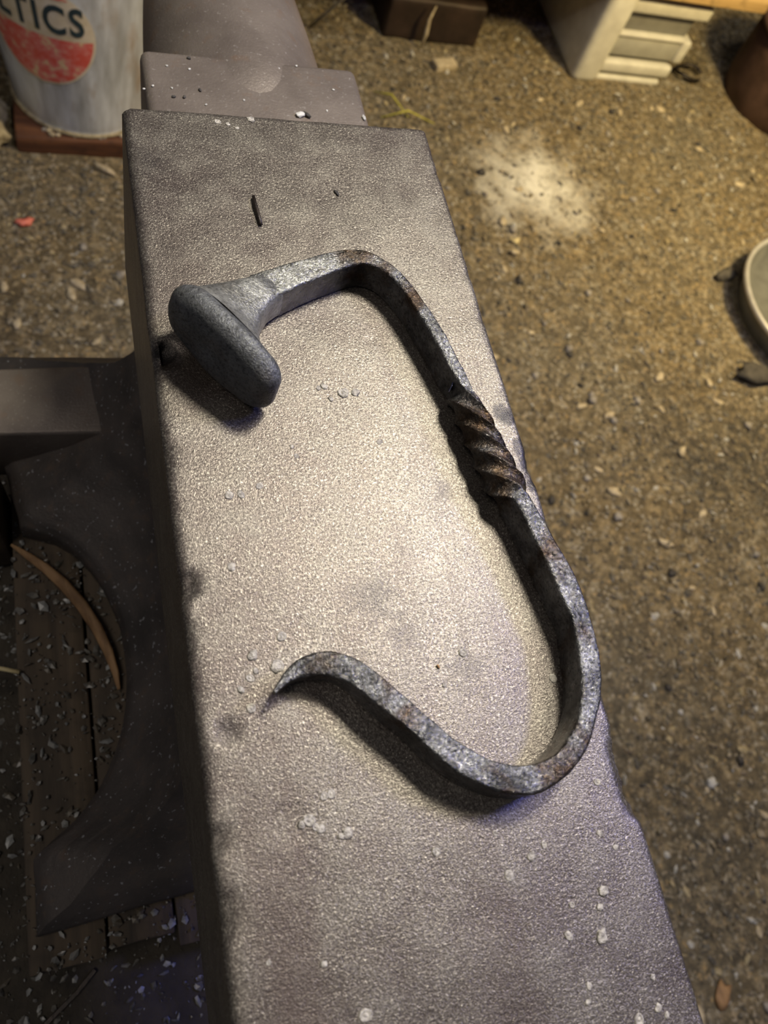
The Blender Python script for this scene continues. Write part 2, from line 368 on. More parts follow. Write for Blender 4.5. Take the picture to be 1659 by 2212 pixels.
tag(obj('straw', tube('straw', [a_, a_.lerp(b_, .5)+Vector((0, 0, .0006)), b_], .0013, 7), M['straw']), 'short pale yellow straw lying on the stump boards at the left', 'straw')

# ------------------------------------------------------------------ anvil
FZ = .78; BZ = .53
an = root('anvil', (0, .008, BZ), 'worn brown steel anvil with stepped table and horn', 'anvil')
chips = [(-.0612, (-0.0616, -0.0680, 0.7800)[1], .0045, .0022), (.0612, (0.0603, -0.1414, 0.7800)[1], .011, .0022), (.0612, (0.0603, -0.1522, 0.7800)[1], .006, .0018), (.0612, (0.0612, -0.0404, 0.7800)[1], .007, .0008), (-.0612, -.137, .004, .0012), (-.0612, -.155, .006, .001), (.0612, .02, .02, .0002)]
pitl = [((-0.0580, 0.0107, 0.7800), .0056, .0024), ((-0.0545, -0.1116, 0.7800), .0046, .0006), ((0.0131, 0.0147, 0.7800), .0011, .0006), ((-0.0425, -0.1372, 0.7800), .006, .0002)]
def prof():
    P = []; rl, rr = .0032, .0022
    xl0, xl1 = -.0645, -.0612; zb = -.088
    for k in range(10): P.append((-.0645+.0020*(k/9), zb+(-rl-zb)*k/9, 0, 'l'))
    for k in range(1, 6): a = math.pi-k*math.pi/12; P.append((-.0612-.0013+rl+rl*math.cos(a), -rl+rl*math.sin(a), 1, 'l'))
    for k in range(66): x = -.0593+(.0590+.0593)*k/65; P.append((x, 0, 0, 't'))
    for k in range(1, 6): a = math.pi/2-k*math.pi/12; P.append((.0612-rr+rr*math.cos(a), -rr+rr*math.sin(a), 1, 'r'))
    for k in range(10): P.append((.0612+.0020*(k/9), -rr+(zb+rr)*k/9, 0, 'r'))
    return P
PR = prof(); rings = []; ylist = [-.262+i*(.385/300) for i in range(301)]
for y in ylist:
    ring = []
    for x, z, corner, side in PR:
        dx = dz = 0
        nzv = noise.noise(Vector((x*40, y*40, 3)))
        if side == 't':
            dz = .00025*nzv
            for (px, py, pz), r, dep in pitl:
                q = math.hypot(x-px, y-py)/r
                if q < 1: dz -= dep*(1-q*q)
        ex = abs(abs(x)-.0612) if side != 't' else max(0, .0612-abs(x))
        s_ = -1 if x < 0 else 1
        if z > -.012:
            wear = .0005*noise.noise(Vector((y*55, s_*9, 0)))+.0003*noise.noise(Vector((y*190, s_*5, 2)))
            g = math.exp(-(ex/.003)**2)*math.exp(z/.004)
            dx -= s_*wear*g*(1.5 if s_ < 0 else .8); dz -= abs(wear)*g
            for cx_, cy_, r, dep in chips:
                if cx_*s_ > 0:
                    q = abs(y-cy_)/r
                    if q < 1: f_ = (1-q*q)*dep*g*(1+.5*noise.noise(Vector((y*400, z*400, 7)))); dx -= s_*f_; dz -= f_*.9
        yy = y
        if y > .119: yy = y-.0015*((y-.119)/.004)**2*(1 if corner else .3)
        if y > .122 and side == 't': dz -= .0005
        ring.append((x+dx, yy+.0006*noise.noise(Vector((x*60, z*60, 1)))*(1 if y > .11 else 0), FZ+z+dz))
    rings.append(ring)
Vv, Ff = loft(rings)
me = mesh('face_block', Vv, Ff); me.set_sharp_from_angle(angle=math.radians(60))
part('face_block', me, M['anvil_face'], an)
# lower step (cutting table)
TZ = .754
me = boxm('table', -.0505, .0500, .10, .1925, .67, TZ, .004, 4)
part('table', me, M['anvil_horn'], an)
# horn
rings = []
for i in range(40):
    u = (i/39)**1.3; y = .146+.30*u; r = .0478*(1-u**2.2)**.75; k_ = min(1, u/.16); zc = TZ-.0478+.0020*k_*k_*(3-2*k_)-.0040*(1-k_)**2+.012*u**1.5
    rings.append([(r*math.cos(a)*(1), y, zc+r*math.sin(a)*(1.0 if math.sin(a) > 0 else 1.35)) for a in [2*math.pi*k/56 for k in range(56)]])
Vv, Ff = loft(rings); part('horn', mesh('horn', Vv, Ff), M['anvil_horn'], an)
# waist and feet
prz = [(.530, .1345, -.160, .176, 1.0), (.543, .1345, -.159, .176, 1.0), (.549, .130, -.155, .174, .97), (.556, .117, -.148, .168, .86), (.566, .100, -.132, .158, .70), (.580, .083, -.115, .146, .52), (.600, .069, -.100, .132, .33), (.625, .060, -.090, .122, .18), (.655, .058, -.088, .118, .06), (.680, .060, -.094, .120, 0), (.696, .0625, -.115, .122, 0)]
zs = []
for i in range(len(prz)-1):
    for k in range(4):
        f_ = k/4; zs.append(tuple(a*(1-f_)+b*f_ for a, b in zip(prz[i], prz[i+1])))
zs.append(prz[-1]); rings = []
for z, wx, y0, y1, c in zs:
    def sx(y):
        yc = -.031+.012*(1-c); hw = .088+.03*(1-c); q = (y-yc)/hw
        arc = math.sqrt(max(0, 1-q*q)) if abs(q) < 1 else 0
        far = max(0, min(1, (y-.06)/.1))
        return wx+c*.018*far*(1 if y > 0 else 0)-min(.052*c, wx-.05 if wx > .05 else 0)*arc**1.15
    ring = []; n_ = 48
    for k in range(n_+1): y = y0+(y1-y0)*k/n_; ring.append((-sx(y), y, z))
    for k in range(1, 12): x = -sx(y1)+2*sx(y1)*k/12; ring.append((x, y1-.004*c*math.sin(math.pi*k/12), z))
    for k in range(n_+1): y = y1+(y0-y1)*k/n_; ring.append((sx(y), y, z))
    for k in range(1, 12): x = sx(y0)-2*sx(y0)*k/12; ring.append((x, y0+.004*c*math.sin(math.pi*k/12), z))
    rings.append([tuple(Vector(p)+.0007*noise.noise_vector(Vector(p)*70)) for p in ring])
Vv, Ff = loft(rings); me = mesh('waist', Vv, Ff); me.set_sharp_from_angle(angle=math.radians(42))
part('waist', me, M['anvil_body'], an)
for s_ in (-1, 1):
    pl = [(-.160, .142), (-.060, .142), (-.0575, .119), (-.079, .0955), (-.160, .099)]
    bm = bmesh.new(); vs = [bm.verts.new((x*-s_, y, .531)) for x, y in pl]; f_ = bm.faces.new(vs)
    ex = bmesh.ops.extrude_face_region(bm, geom=[f_]); bmesh.ops.translate(bm, vec=(0, 0, .052), verts=[v for v in ex['geom'] if isinstance(v, bmesh.types.BMVert)])
    bmesh.ops.recalc_face_normals(bm, faces=bm.faces); bmesh.ops.bevel(bm, geom=bm.edges[:], offset=.0022, segments=3, affect='EDGES', profile=.5)
    me = bpy.data.meshes.new('foot_ledge'); bm.to_mesh(me); bm.free(); me.polygons.foreach_set('use_smooth', [True]*len(me.polygons)); me.set_sharp_from_angle(angle=math.radians(40))
    part('foot_ledge', me, M['anvil_horn'], an)
# weld spatter and little craters stuck to the face
def bead_mesh(seed):
    bm = bmesh.new(); bmesh.ops.create_icosphere(bm, subdivisions=2, radius=1)
    for v in bm.verts: k = 1+.6*noise.noise(v.co*2.1+Vector((seed*5.1, 0, 0))); v.co = Vector((v.co.x*k, v.co.y*k, v.co.z*.30*k))
    me = bpy.data.meshes.new('spatter_bead'); bm.to_mesh(me); bm.free(); me.polygons.foreach_set('use_smooth', [True]*len(me.polygons)); me.materials.append(M['spatter']); return me
def ring_mesh(seed):
    P = [(1.05, -.05), (1.0, .10), (.85, .24), (.68, .22), (.5, .05), (.3, .03), (.22, .14), (.05, .18)]
    R = [[(r*math.cos(a)*(1+.18*noise.noise(Vector((math.cos(a), math.sin(a), seed*3.)))), r*math.sin(a)*(1+.18*noise.noise(Vector((math.cos(a), math.sin(a), seed*3.+9)))), z*(1+.5*noise.noise(Vector((math.cos(a)*2, math.sin(a)*2, seed))))) for a in [2*math.pi*k/14 for k in range(14)]] for r, z in P]
    Vv, Ff = loft(R, False, True); me = mesh('spatter_ring', Vv, Ff); me.materials.append(M['spatter']); return me
bms = [bead_mesh(k) for k in range(5)]; rms = [ring_mesh(k) for k in range(4)]
rnd = random.Random(4)
for i, (x, y, r) in enumerate([(-0.0075,-0.0038,0.0015),(-0.0015,-0.0069,0.0022),(0.0031,-0.0067,0.0015),(-0.0060,-0.0088,0.0011),(-0.0095,-0.0043,0.0011),(-0.0445,-0.0413,0.0014),(-0.0410,-0.0413,0.0014),(-0.0473,-0.1060,0.0014),(-0.0386,-0.0957,0.0020),(-0.0448,-0.0914,0.0017),(-0.0464,-0.0978,0.0014),(-0.0446,-0.0960,0.0009),(-0.0470,-0.0645,0.0014),(-0.0366,-0.1375,0.0017),(-0.0387,-0.1380,0.0012),(-0.0340,-0.1401,0.0014),(-0.0353,-0.1394,0.0011),(-0.0271,-0.1427,0.0017),(-0.0287,-0.1431,0.0011),(-0.0296,-0.1322,0.0014),(0.0152,-0.1627,0.0017),(0.0232,-0.1595,0.0014),(0.0278,-0.1575,0.0012),(0.0459,-0.1583,0.0012),(0.0497,-0.1628,0.0011),(-0.0039,-0.1524,0.0012),(0.0419,-0.1727,0.0015),(0.0395,-0.1763,0.0011),(0.0313,-0.1738,0.0009),(0.0376,-0.1831,0.0020),(0.0279,-0.1807,0.0015),(-0.0307,-0.1840,0.0017),(0.0299,-0.1932,0.0012),(0.0481,-0.2031,0.0014),(0.0415,-0.2041,0.0015),(0.0500,-0.2052,0.0011),(0.0284,-0.1966,0.0009),(-0.0274,0.1181,0.0014),(-0.0236,0.1172,0.0012),(-0.0142,0.1207,0.0017),(-0.0202,0.1153,0.0009),(-0.0494,-0.1005,0.0012),(-0.0388,-0.1708,0.0009),(-0.0521,-0.1672,0.0008),(0.0492,-0.1959,0.0009),(0.0098,-0.1090,0.0008),(0.0143,-0.1515,0.0008),(0.0075,-0.0264,0.0011),(-0.0224,-0.0260,0.0009),(-0.0215,-0.0294,0.0008),(0.0350,-0.1353,0.0009)]):
    use_ring = i % 3 == 1; me = rms[i % 4] if use_ring else bms[i % 5]
    o = obj('spatter_ring' if use_ring else 'spatter_bead', me, None, an, (x, y-.008, FZ-BZ+.0001)); s = r*rnd.uniform(.85, 1.05); o.scale = (s, s*rnd.uniform(.75, 1), s*.7); o.rotation_euler.z = rnd.uniform(0, 6)
for i, (x, y, r) in enumerate([(-0.0358,-0.0873,0.0015),(0.0456,-0.1128,0.0014),(0.0500,-0.1448,0.0011),(-0.0316,-0.1324,0.0012),(-0.0349,-0.0390,0.0012),(-0.0006,-0.0062,0.0014),(-0.0382,-0.0955,0.0019),(0.0182,-0.1004,0.0014)]):
    o = obj('spatter_ring', rms[i % 4], None, an, (x, y-.008, FZ-BZ+.0001)); o.scale = (r, r*.9, r*.7); o.rotation_euler.z = rnd.uniform(0, 6)

# ------------------------------------------------------------------ the forged hook (a bent and twisted rail spike)
HH = .013
OA, IA = [(-0.02863,0.03282),(-0.02593,0.03387),(-0.02322,0.03491),(-0.0205,0.03592),(-0.01777,0.0369),(-0.01504,0.03789),(-0.01231,0.03887),(-0.00958,0.03983),(-0.00683,0.04078),(-0.00409,0.04171),(-0.00133,0.04261),(0.00145,0.04342),(0.00426,0.04406),(0.00712,0.0445),(0.00999,0.04468),(0.01284,0.04447),(0.01555,0.04375),(0.01805,0.04245),(0.02032,0.04071),(0.02238,0.0387),(0.02424,0.0365),(0.02587,0.03413),(0.02731,0.03163),(0.02859,0.02903),(0.02973,0.02637),(0.03078,0.02367),(0.0318,0.02095),(0.03278,0.01822),(0.03369,0.01547),(0.03454,0.0127),(0.03534,0.00991),(0.03606,0.00711),(0.03667,0.00427),(0.03721,0.00142),(0.03776,-0.00142),(0.03836,-0.00426),(0.03897,-0.00709),(0.03949,-0.00994),(0.03992,-0.01281),(0.0403,-0.01569)], [(-0.02787,0.0214),(-0.0254,0.02233),(-0.02294,0.02331),(-0.02052,0.02438),(-0.01812,0.0255),(-0.01574,0.02664),(-0.01336,0.02779),(-0.01098,0.02896),(-0.00861,0.03012),(-0.00622,0.03127),(-0.00382,0.03239),(-0.00142,0.03349),(0.001,0.03456),(0.00345,0.03557),(0.00592,0.03648),(0.00845,0.03724),(0.011,0.03778),(0.01352,0.03792),(0.0159,0.03737),(0.01807,0.03613),(0.01997,0.03438),(0.02156,0.03233),(0.02288,0.03006),(0.024,0.02768),(0.02499,0.02523),(0.02589,0.02275),(0.02675,0.02024),(0.02756,0.01773),(0.02832,0.01519),(0.02906,0.01265),(0.02977,0.0101),(0.03048,0.00755),(0.03117,0.005),(0.03184,0.00244),(0.03248,-0.00013),(0.03309,-0.0027),(0.0337,-0.00527),(0.03436,-0.00783),(0.0351,-0.01037),(0.03588,-0.0129)]
OC, IC = [(0.04932,-0.0559),(0.04997,-0.05856),(0.05063,-0.06122),(0.0513,-0.06388),(0.05197,-0.06653),(0.05266,-0.06918),(0.05337,-0.07183),(0.05407,-0.07448),(0.05477,-0.07713),(0.05545,-0.07978),(0.05608,-0.08244),(0.05657,-0.08512),(0.05688,-0.08784),(0.05709,-0.09057),(0.05723,-0.0933),(0.05727,-0.09604),(0.05723,-0.09877),(0.05713,-0.10151),(0.05696,-0.10424),(0.05668,-0.10696),(0.05629,-0.10967),(0.05576,-0.11235),(0.05507,-0.11499),(0.05422,-0.11758),(0.05319,-0.12011),(0.05198,-0.12256),(0.05063,-0.12494),(0.04918,-0.12726),(0.04763,-0.12951),(0.04598,-0.13169),(0.04422,-0.13378),(0.04232,-0.13573),(0.04028,-0.13753),(0.03809,-0.13915),(0.03575,-0.14053),(0.03327,-0.14167),(0.03071,-0.1426),(0.02809,-0.1433),(0.02542,-0.14369),(0.02271,-0.14372),(0.02001,-0.14344),(0.01735,-0.14288),(0.01476,-0.14203),(0.01229,-0.14091),(0.00991,-0.13957),(0.00761,-0.13809),(0.00539,-0.1365),(0.00329,-0.13476),(0.00134,-0.13286),(-0.00051,-0.13084),(-0.00225,-0.12873),(-0.0039,-0.12655),(-0.00553,-0.12435),(-0.00723,-0.12221),(-0.00902,-0.12015),(-0.01087,-0.11812),(-0.01273,-0.11612),(-0.01458,-0.1141),(-0.01635,-0.11202),(-0.01804,-0.10986),(-0.01974,-0.10774),(-0.02161,-0.10579),(-0.02375,-0.10418),(-0.02615,-0.10297),(-0.02873,-0.10217),(-0.0314,-0.10175),(-0.0341,-0.10172),(-0.03672,-0.10215),(-0.03917,-0.10312),(-0.04145,-0.1045)], [(0.04302,-0.05663),(0.04377,-0.05913),(0.04444,-0.06164),(0.04498,-0.06418),(0.04542,-0.06674),(0.04582,-0.06932),(0.04623,-0.07189),(0.04667,-0.07446),(0.04714,-0.07702),(0.04762,-0.07958),(0.04807,-0.08215),(0.04849,-0.08472),(0.04888,-0.08729),(0.04927,-0.08987),(0.04966,-0.09244),(0.05003,-0.09502),(0.05029,-0.0976),(0.05031,-0.10017),(0.05007,-0.10275),(0.04968,-0.10532),(0.04924,-0.10788),(0.04875,-0.11044),(0.0482,-0.11299),(0.04757,-0.11551),(0.0468,-0.11799),(0.04588,-0.12041),(0.04479,-0.12276),(0.04351,-0.12501),(0.04202,-0.12712),(0.04033,-0.12908),(0.03847,-0.13087),(0.03644,-0.13247),(0.03426,-0.13383),(0.03192,-0.13488),(0.02945,-0.13561),(0.02691,-0.13603),(0.02434,-0.13613),(0.02178,-0.13591),(0.01925,-0.13538),(0.0168,-0.13456),(0.01444,-0.1335),(0.01219,-0.13222),(0.01008,-0.13073),(0.00809,-0.12907),(0.00616,-0.12732),(0.00428,-0.12552),(0.00247,-0.12366),(0.00074,-0.12171),(-0.00093,-0.11971),(-0.00256,-0.11768),(-0.00419,-0.11565),(-0.00582,-0.11362),(-0.00746,-0.11159),(-0.0091,-0.10957),(-0.01076,-0.10756),(-0.01243,-0.10556),(-0.01414,-0.1036),(-0.01593,-0.10171),(-0.01784,-0.09996),(-0.0199,-0.09839),(-0.02211,-0.09707),(-0.02447,-0.09609),(-0.02696,-0.09554),(-0.02949,-0.09546),(-0.03199,-0.09586),(-0.03438,-0.09672),(-0.03658,-0.098),(-0.03852,-0.09966),(-0.04019,-0.10161),(-0.0417,-0.10372)]
def rrect(w, t, r, n=3, m=4):      # closed rounded rectangle, half sizes w (outward) and t (up)
    P = []
    for sx_, sy_, a0 in ((1, 1, 0), (-1, 1, math.pi/2), (-1, -1, math.pi), (1, -1, 1.5*math.pi)):
        cx_, cy_ = sx_*(w-r), sy_*(t-r)
        for k in range(n+1): a = a0+k*math.pi/2/n; P.append((cx_+r*math.cos(a), cy_+r*math.sin(a)))
    Q = []
    for i in range(len(P)):
        a, b = P[i], P[(i+1) % len(P)]; Q.append(a)
        if (i+1) % (n+1) == 0:
            for k in range(1, m+1): Q.append((a[0]+(b[0]-a[0])*k/(m+1), a[1]+(b[1]-a[1])*k/(m+1)))
    return Q
stn = []      # centre, outward dir, half width, half height, twist
def sm(u): return u*u*(3-2*u)
for a, b in zip(OA, IA):
    a, b = Vector(a), Vector(b); stn.append([Vector((*((a+b)/2), FZ+HH/2)), (a-b).normalized(), (a-b).length/2, HH/2, 0])
for a, b in zip(OC, IC):
    a, b = Vector(a), Vector(b); stn.append([Vector((*((a+b)/2), FZ+HH/2)), (a-b).normalized(), (a-b).length/2, HH/2, 2.5*math.pi])
nA = len(OA); A_, B_ = stn[nA-1], stn[nA]
tw = []; NTW = 72
p0, p1 = A_[0], B_[0]; t0 = (stn[nA-1][0]-stn[nA-4][0]).normalized(); t1 = (stn[nA+3][0]-stn[nA][0]).normalized(); L = (p1-p0).length
for k in range(1, NTW):
    u = k/NTW; h00, h10, h01, h11 = 2*u**3-3*u*u+1, u**3-2*u*u+u, -2*u**3+3*u*u, u**3-u*u
    c = p0*h00+t0*L*h10+p1*h01+t1*L*h11
    o_ = A_[1].lerp(B_[1], u).normalized(); e = min(1, min(u, 1-u)/.12); e = sm(e)
    w_ = (A_[2]*(1-sm(u))+HH/2*sm(u))*(1-e)+.0053*e; t_ = (HH/2*(1-sm(u))+B_[2]*sm(u))*(1-e)+.0053*e
    th = 2.5*math.pi*(u*.85+.15*sm(u))
    c = c+Vector((0, 0, .0004*e)); tw.append([c, o_, w_, t_, th])
stn = stn[:nA]+tw+stn[nA:]; rings = []; NS = len(stn)
for i, (c, o_, w_, t_, th) in enumerate(stn):
    rest = NS-1-i
    f_ = min(1, rest/16.); zb = 0
    t2 = t_*(.28+.72*sm(f_)**.8) if rest < 16 else t_
    cz = c.z if rest >= 16 else FZ+.0025*(1-f_)+ (t2+ (HH/2-t2)*.62)
    w2 = max(w_, .0006)*(1+.06*noise.noise(Vector((i*.35, 2, 0)))); t2 *= (1+.03*noise.noise(Vector((i*.3, 5, 0))))
    r = min(.0011, w2*.45, t2*.45); O3 = Vector((o_.x, o_.y, 0)); U3 = Vector((0, 0, 1)); ring = []
    for a, b in (rrect(t2, w2, r) if i >= nA+NTW-1 else rrect(w2, t2, r)):
        xo = a*math.cos(th)+b*math.sin(th); zo = -a*math.sin(th)+b*math.cos(th)
        p = Vector((c.x, c.y, cz))+O3*xo+U3*zo
        p += noise.noise_vector(p*320)*.00022; p.z = max(p.z, FZ+.0001); ring.append(p)
    rings.append(ring)
Vv, Ff = loft(rings)
hk = root('forged_hook', (.0, -.02, FZ), 'dark forged spike hook with twisted shank lying on the anvil face', 'hook')
me = mesh('shank', Vv, Ff); me.set_sharp_from_angle(angle=math.radians(48)); part('shank', me, M['hook_bar'], hk)
# spike head: flared neck, oval rim, domed striking face
def W3(x, y, z): return Vector((x/1000-.075, y/1000-.14, FZ+z/1000))
sh = (stn[0][0]-stn[5][0]).normalized(); shp = Vector((-sh.y, sh.x, 0))
if shp.y > 0: shp = -shp
e_end = Vector((.60, -.80, -.10)).normalized(); ax = Vector((-.80, -.58, .10)).normalized()
Crim = W3(33.0, 145.6, 13.4)
def sec(c, e, s, L_, S_, ex, n=40, ex2=None):
    out = []
    for k in range(n):
        a = 2*math.pi*k/n; ca_, sa_ = math.cos(a), math.sin(a)
        if ex2: ex_ = ex+(ex2-ex)*max(0, ca_)**.5
        else: ex_ = ex
        out.append(c+e*L_*math.copysign(abs(ca_)**(2/ex_), ca_)+s*S_*math.copysign(abs(sa_)**(2/ex_), sa_))
    return out
s_end = ax.cross(e_end).normalized()
if s_end.z < 0: s_end = -s_end
c0 = stn[3][0]; neck = []
for u in (0, .25, .45, .62, .76, .88, .96, 1.0):
    g = u**2.0; c = c0.lerp(Crim-ax*.0025, u) + (Vector((0, 0, 0)))
    mid_ = c0 + sh*u*.020
    c = mid_.lerp(Crim-ax*.0028+e_end*.001, g); e = shp.lerp(e_end, g).normalized(); s_ = Vector((0, 0, 1)).lerp(s_end, g).normalized()
    neck.append(sec(c, e, s_, .0058+(.0204-.0058)*g, .0064+(.0118-.0064)*g, 5-2.65*u, 56, 5-1.7*u))
Vv, Ff = loft(neck, True, False); part('neck', mesh('neck', Vv, Ff), M['hook_neck'], hk)
head = []
for tt, kl, ks in ((-.0034, .90, .86), (-.0030, .97, .95), (-.0020, 1.02, 1.01), (-.0004, 1.05, 1.05), (.0012, 1.05, 1.03), (.0030, 1.00, .96), (.0044, .93, .87), (.0052, .82, .74), (.0058, .6, .52), (.0062, .35, .3), (.0063, .12, .1)):
    r_ = sec(Crim+ax*tt+e_end*.001, e_end, s_end, .0208*kl, .0122*ks, 2.35, 56, 3.3)
    head.append([p+noise.noise_vector(p*110)*.0006 + e_end*(.0015 if (p-Crim).dot(e_end) > .015 else 0) for p in r_])
Vv, Ff = loft(head); part('head', mesh('head', Vv, Ff), M['hook_head'], hk)
pc = Vector((0.0340, -0.0108, 0.7870))
q = min(range(nA), key=lambda i: abs(stn[i][0].y-pc.y)); c, o_, w_, t_, th = stn[min(q, nA-2)]
nrm_ = Vector((-o_.x, -o_.y, 0)); tg = Vector((-o_.y, o_.x, 0)); pp = Vector((c.x, c.y, FZ+.0074))+nrm_*(w_-.0001)
R_ = [[pp+nrm_*d_+tg*r*math.cos(a)+Vector((0, 0, 1))*r*math.sin(a) for a in [2*math.pi*k/18 for k in range(18)]] for r, d_ in ((.0023, 0), (.0022, .0003), (.0019, .00035), (.0012, .0001), (.0004, 0))]
Vv, Ff = loft(R_, False, True); o = part('punch_mark', mesh('punch_mark', Vv, Ff), M['punch_glint'], hk); o['label'] = 'small round punched dimple with a blue glint painted in'

# bits lying on the anvil
def wp(a, z=0): v = Vector(a); v.z += z; return v
a_, b_ = wp((-0.0192, 0.0796, 0.7800), .0009), wp((-0.0185, 0.0660, 0.7800), .0009)
tag(obj('wire_bit', tube('wire_bit', [a_, a_.lerp(b_, .35)+Vector((-.0002, 0, .0003)), a_.lerp(b_, .7), b_], .0008, 8, [.8, 1, 1, .9]), M['wire_dark']), 'short black wire offcut lying near the far end of the anvil face', 'wire')
def chip(name, loc, r, sx_, sy_, sz_, rz, mat, seed, label, cat, group=None, sub=1):
    o = obj(name, lump(name, r, seed, sx_, sy_, sz_, sub, .35 if sub == 1 else .9), M[mat]); o.location = loc; o.rotation_euler.z = rz
    o.location.z += r*sz_*.75; return tag(o, label, cat, group)
chip('steel_flake', (0.0140, 0.0839, 0.7800), .0017, .45, 1, .25, .5, 'cinder', 1, 'tiny dark curled flake right of the wire offcut on the anvil', 'flake')
chip('scale_flake', (0.0164, 0.1568, 0.7540), .0028, 1, .6, .35, .3, 'white_bit', 2, 'bright silvery flake on the anvil table beside the step', 'flake')
chip('scale_flake', (0.0194, 0.1568, 0.7540), .0026, 1, .4, .4, -.7, 'cinder', 3, 'dark flake touching the silvery flake on the anvil table', 'flake')
chip('scale_flake', (0.0472, 0.1582, 0.7540), .0020, 1, .5, .3, 1.6, 'white_bit', 4, 'small white chip at the right end of the anvil table', 'flake')
for i, p in enumerate(((-0.0508, 0.1656, 0.7540), (-0.0469, 0.1680, 0.7540), (-0.0390, 0.1676, 0.7540), (-0.0397, 0.1814, 0.7540), (-0.0300, 0.1806, 0.7540), (-0.0081, 0.1637, 0.7540), (0.0114, 0.1865, 0.7540), (0.0203, 0.1895, 0.7540), (0.0298, 0.1611, 0.7540), (0.0357, 0.1754, 0.7540), (-0.0254, 0.1589, 0.7540))):
    chip('steel_crumb', p, .0007, 1, .8, .5, i, 'white_bit', 10+i, 'tiny pale metal crumb on the anvil table', 'crumb', 'pale crumbs on the anvil table')
for i, p in enumerate(((-0.0388, 0.1622, 0.7540), (-0.0343, 0.1625, 0.7540), (-0.0269, 0.1676, 0.7540), (-0.0294, 0.1875, 0.7540), (-0.0158, 0.2085, 0.7570))):
    if i < 4: chip('cinder_crumb', p, .0011, 1, .7, .5, i, 'cinder', 30+i, 'tiny black cinder crumb on the anvil table', 'crumb', 'black crumbs on the anvil table')
chip('rust_crumb', (0.0092, -0.1033, 0.7800), .0008, .5, 1.1, .6, .3, 'tan_wood', 41, 'tiny orange crumb on the anvil face inside the hook', 'crumb')

# ------------------------------------------------------------------ sheet metal can with a round sticker, standing on a board
CC = (-.0770, 1.0677); CZ = .030
tray = obj('base_board', boxm('base_board', -.185, .16, .952, 1.22, -.004, .0295, .004, 2, .003, 3, 8), M['tray_board'])
tag(tray, 'red-brown board on the dirt floor under the metal can', 'board')
can = root('metal_can', (CC[0], CC[1], CZ), 'weathered grey metal can with a round red and cream sticker', 'can')
def cr(z): return .108+.10*(z-CZ)
body = [(.001, CZ+.004), (.098, CZ+.004), (.104, CZ), (.1085, CZ), (.1095, CZ+.004), (.1085, CZ+.009)]+[(cr(CZ+.012+k*.014), CZ+.012+k*.014) for k in range(23)]
ztop = body[-1][1]
body += [(cr(ztop)+.004, ztop+.002), (cr(ztop)+.004, ztop+.007), (cr(ztop)-.001, ztop+.006), (cr(ztop)-.003, ztop-.002), (.105, CZ+.02), (.001, CZ+.012)]
R = []
for r, z in body:
    R.append([(CC[0]+(r+.0012*noise.noise(Vector((math.cos(a)*3, math.sin(a)*3, z*14))))*math.cos(a), CC[1]+(r+.0012*noise.noise(Vector((math.cos(a)*3, math.sin(a)*3, z*14))))*math.sin(a), z) for a in [2*math.pi*k/80 for k in range(80)]])
Vv, Ff = loft(R, False, False); part('can_body', mesh('can_body', Vv, Ff), M['can_zinc'], can)
part('bottom_rim', lathe('bottom_rim', [(.1085, CZ), (.1115, CZ+.001), (.1125, CZ+.004), (.1110, CZ+.0068), (.1085, CZ+.007)], 80, CC), M['pale_fibre'], can)
S0, SZc, SRr = math.radians(-27), .207, .083
def on_can(u, v, off):            # u along the wall, v up, from the sticker's centre
    z = SZc+v; r = cr(z)+.0014+off; a = S0+u/.1265
    return Vector((CC[0]+r*math.sin(a), CC[1]-r*math.cos(a), z))
def patch(name, inside, off, mat, parent, n=44):
    V = {}; VV = []; FF = []
    def vid(i, j, u, v):
        if (i, j) not in V: V[(i, j)] = len(VV); VV.append(on_can(u, v, off))
        return V[(i, j)]
    for j in range(n):
        v0, v1 = [-SRr+2*SRr*k/n for k in (j, j+1)]
        lo0, lo1 = inside(v0), inside(v1)
        if lo0 is None or lo1 is None: continue
        for i in range(30):
            q = []
            for (ii, jj, vv, lim) in ((i, j, v0, lo0), (i+1, j, v0, lo0), (i+1, j+1, v1, lo1), (i, j+1, v1, lo1)):
                q.append(vid(ii, jj, -lim+2*lim*ii/30, vv))
            FF.append(tuple(q))
    me = mesh(name, VV, FF); w = Vector((0, 0, 0)); return part(name, me, mat, can) if parent is None else sub(name, me, mat, parent)
def sub(name, me, mat, parent):
    o = obj(name, me, mat, parent); o.location = (0, 0, 0); return o
def disc(k, lo=-9, hi=9):
    def f(v):
        if abs(v) > SRr*k+1e-6 or v < lo or v > hi: return None
        return math.sqrt(max(0, (SRr*k)**2-v*v))
    return f
stk = patch('sticker', disc(1.0), 0, M['sticker_cream'], None)
stk['label'] = 'round cream sticker with red bands and dark letters'
patch('red_band', disc(.955, -9, .002), .0004, M['sticker_red'], stk)
patch('red_band', disc(.955, .060, 9), .0004, M['sticker_red'], stk)
cu = bpy.data.curves.new('lettering', 'FONT'); cu.body = 'LTICS'; cu.size = .053; cu.space_character = 1.16; cu.align_x = 'RIGHT'; cu.offset = .0013; cu.extrude = .0002; cu.resolution_u = 4
to = bpy.data.objects.new('tmp', cu); C.objects.link(to); dg = bpy.context.evaluated_depsgraph_get()
me0 = bpy.data.meshes.new_from_object(to.evaluated_get(dg)); bpy.data.objects.remove(to)
bm = bmesh.new(); bm.from_mesh(me0)
for _ in range(2): bmesh.ops.subdivide_edges(bm, edges=[e for e in bm.edges if e.calc_length() > .006], cuts=1)
for v in bm.verts: v.co = on_can(v.co.x*.80+.0690, v.co.y*1.12+.010, .0006+v.co.z)
me = bpy.data.meshes.new('lettering'); bm.to_mesh(me); bm.free(); me.materials.append(M['letter_ink']); sub('lettering', me, None, stk)

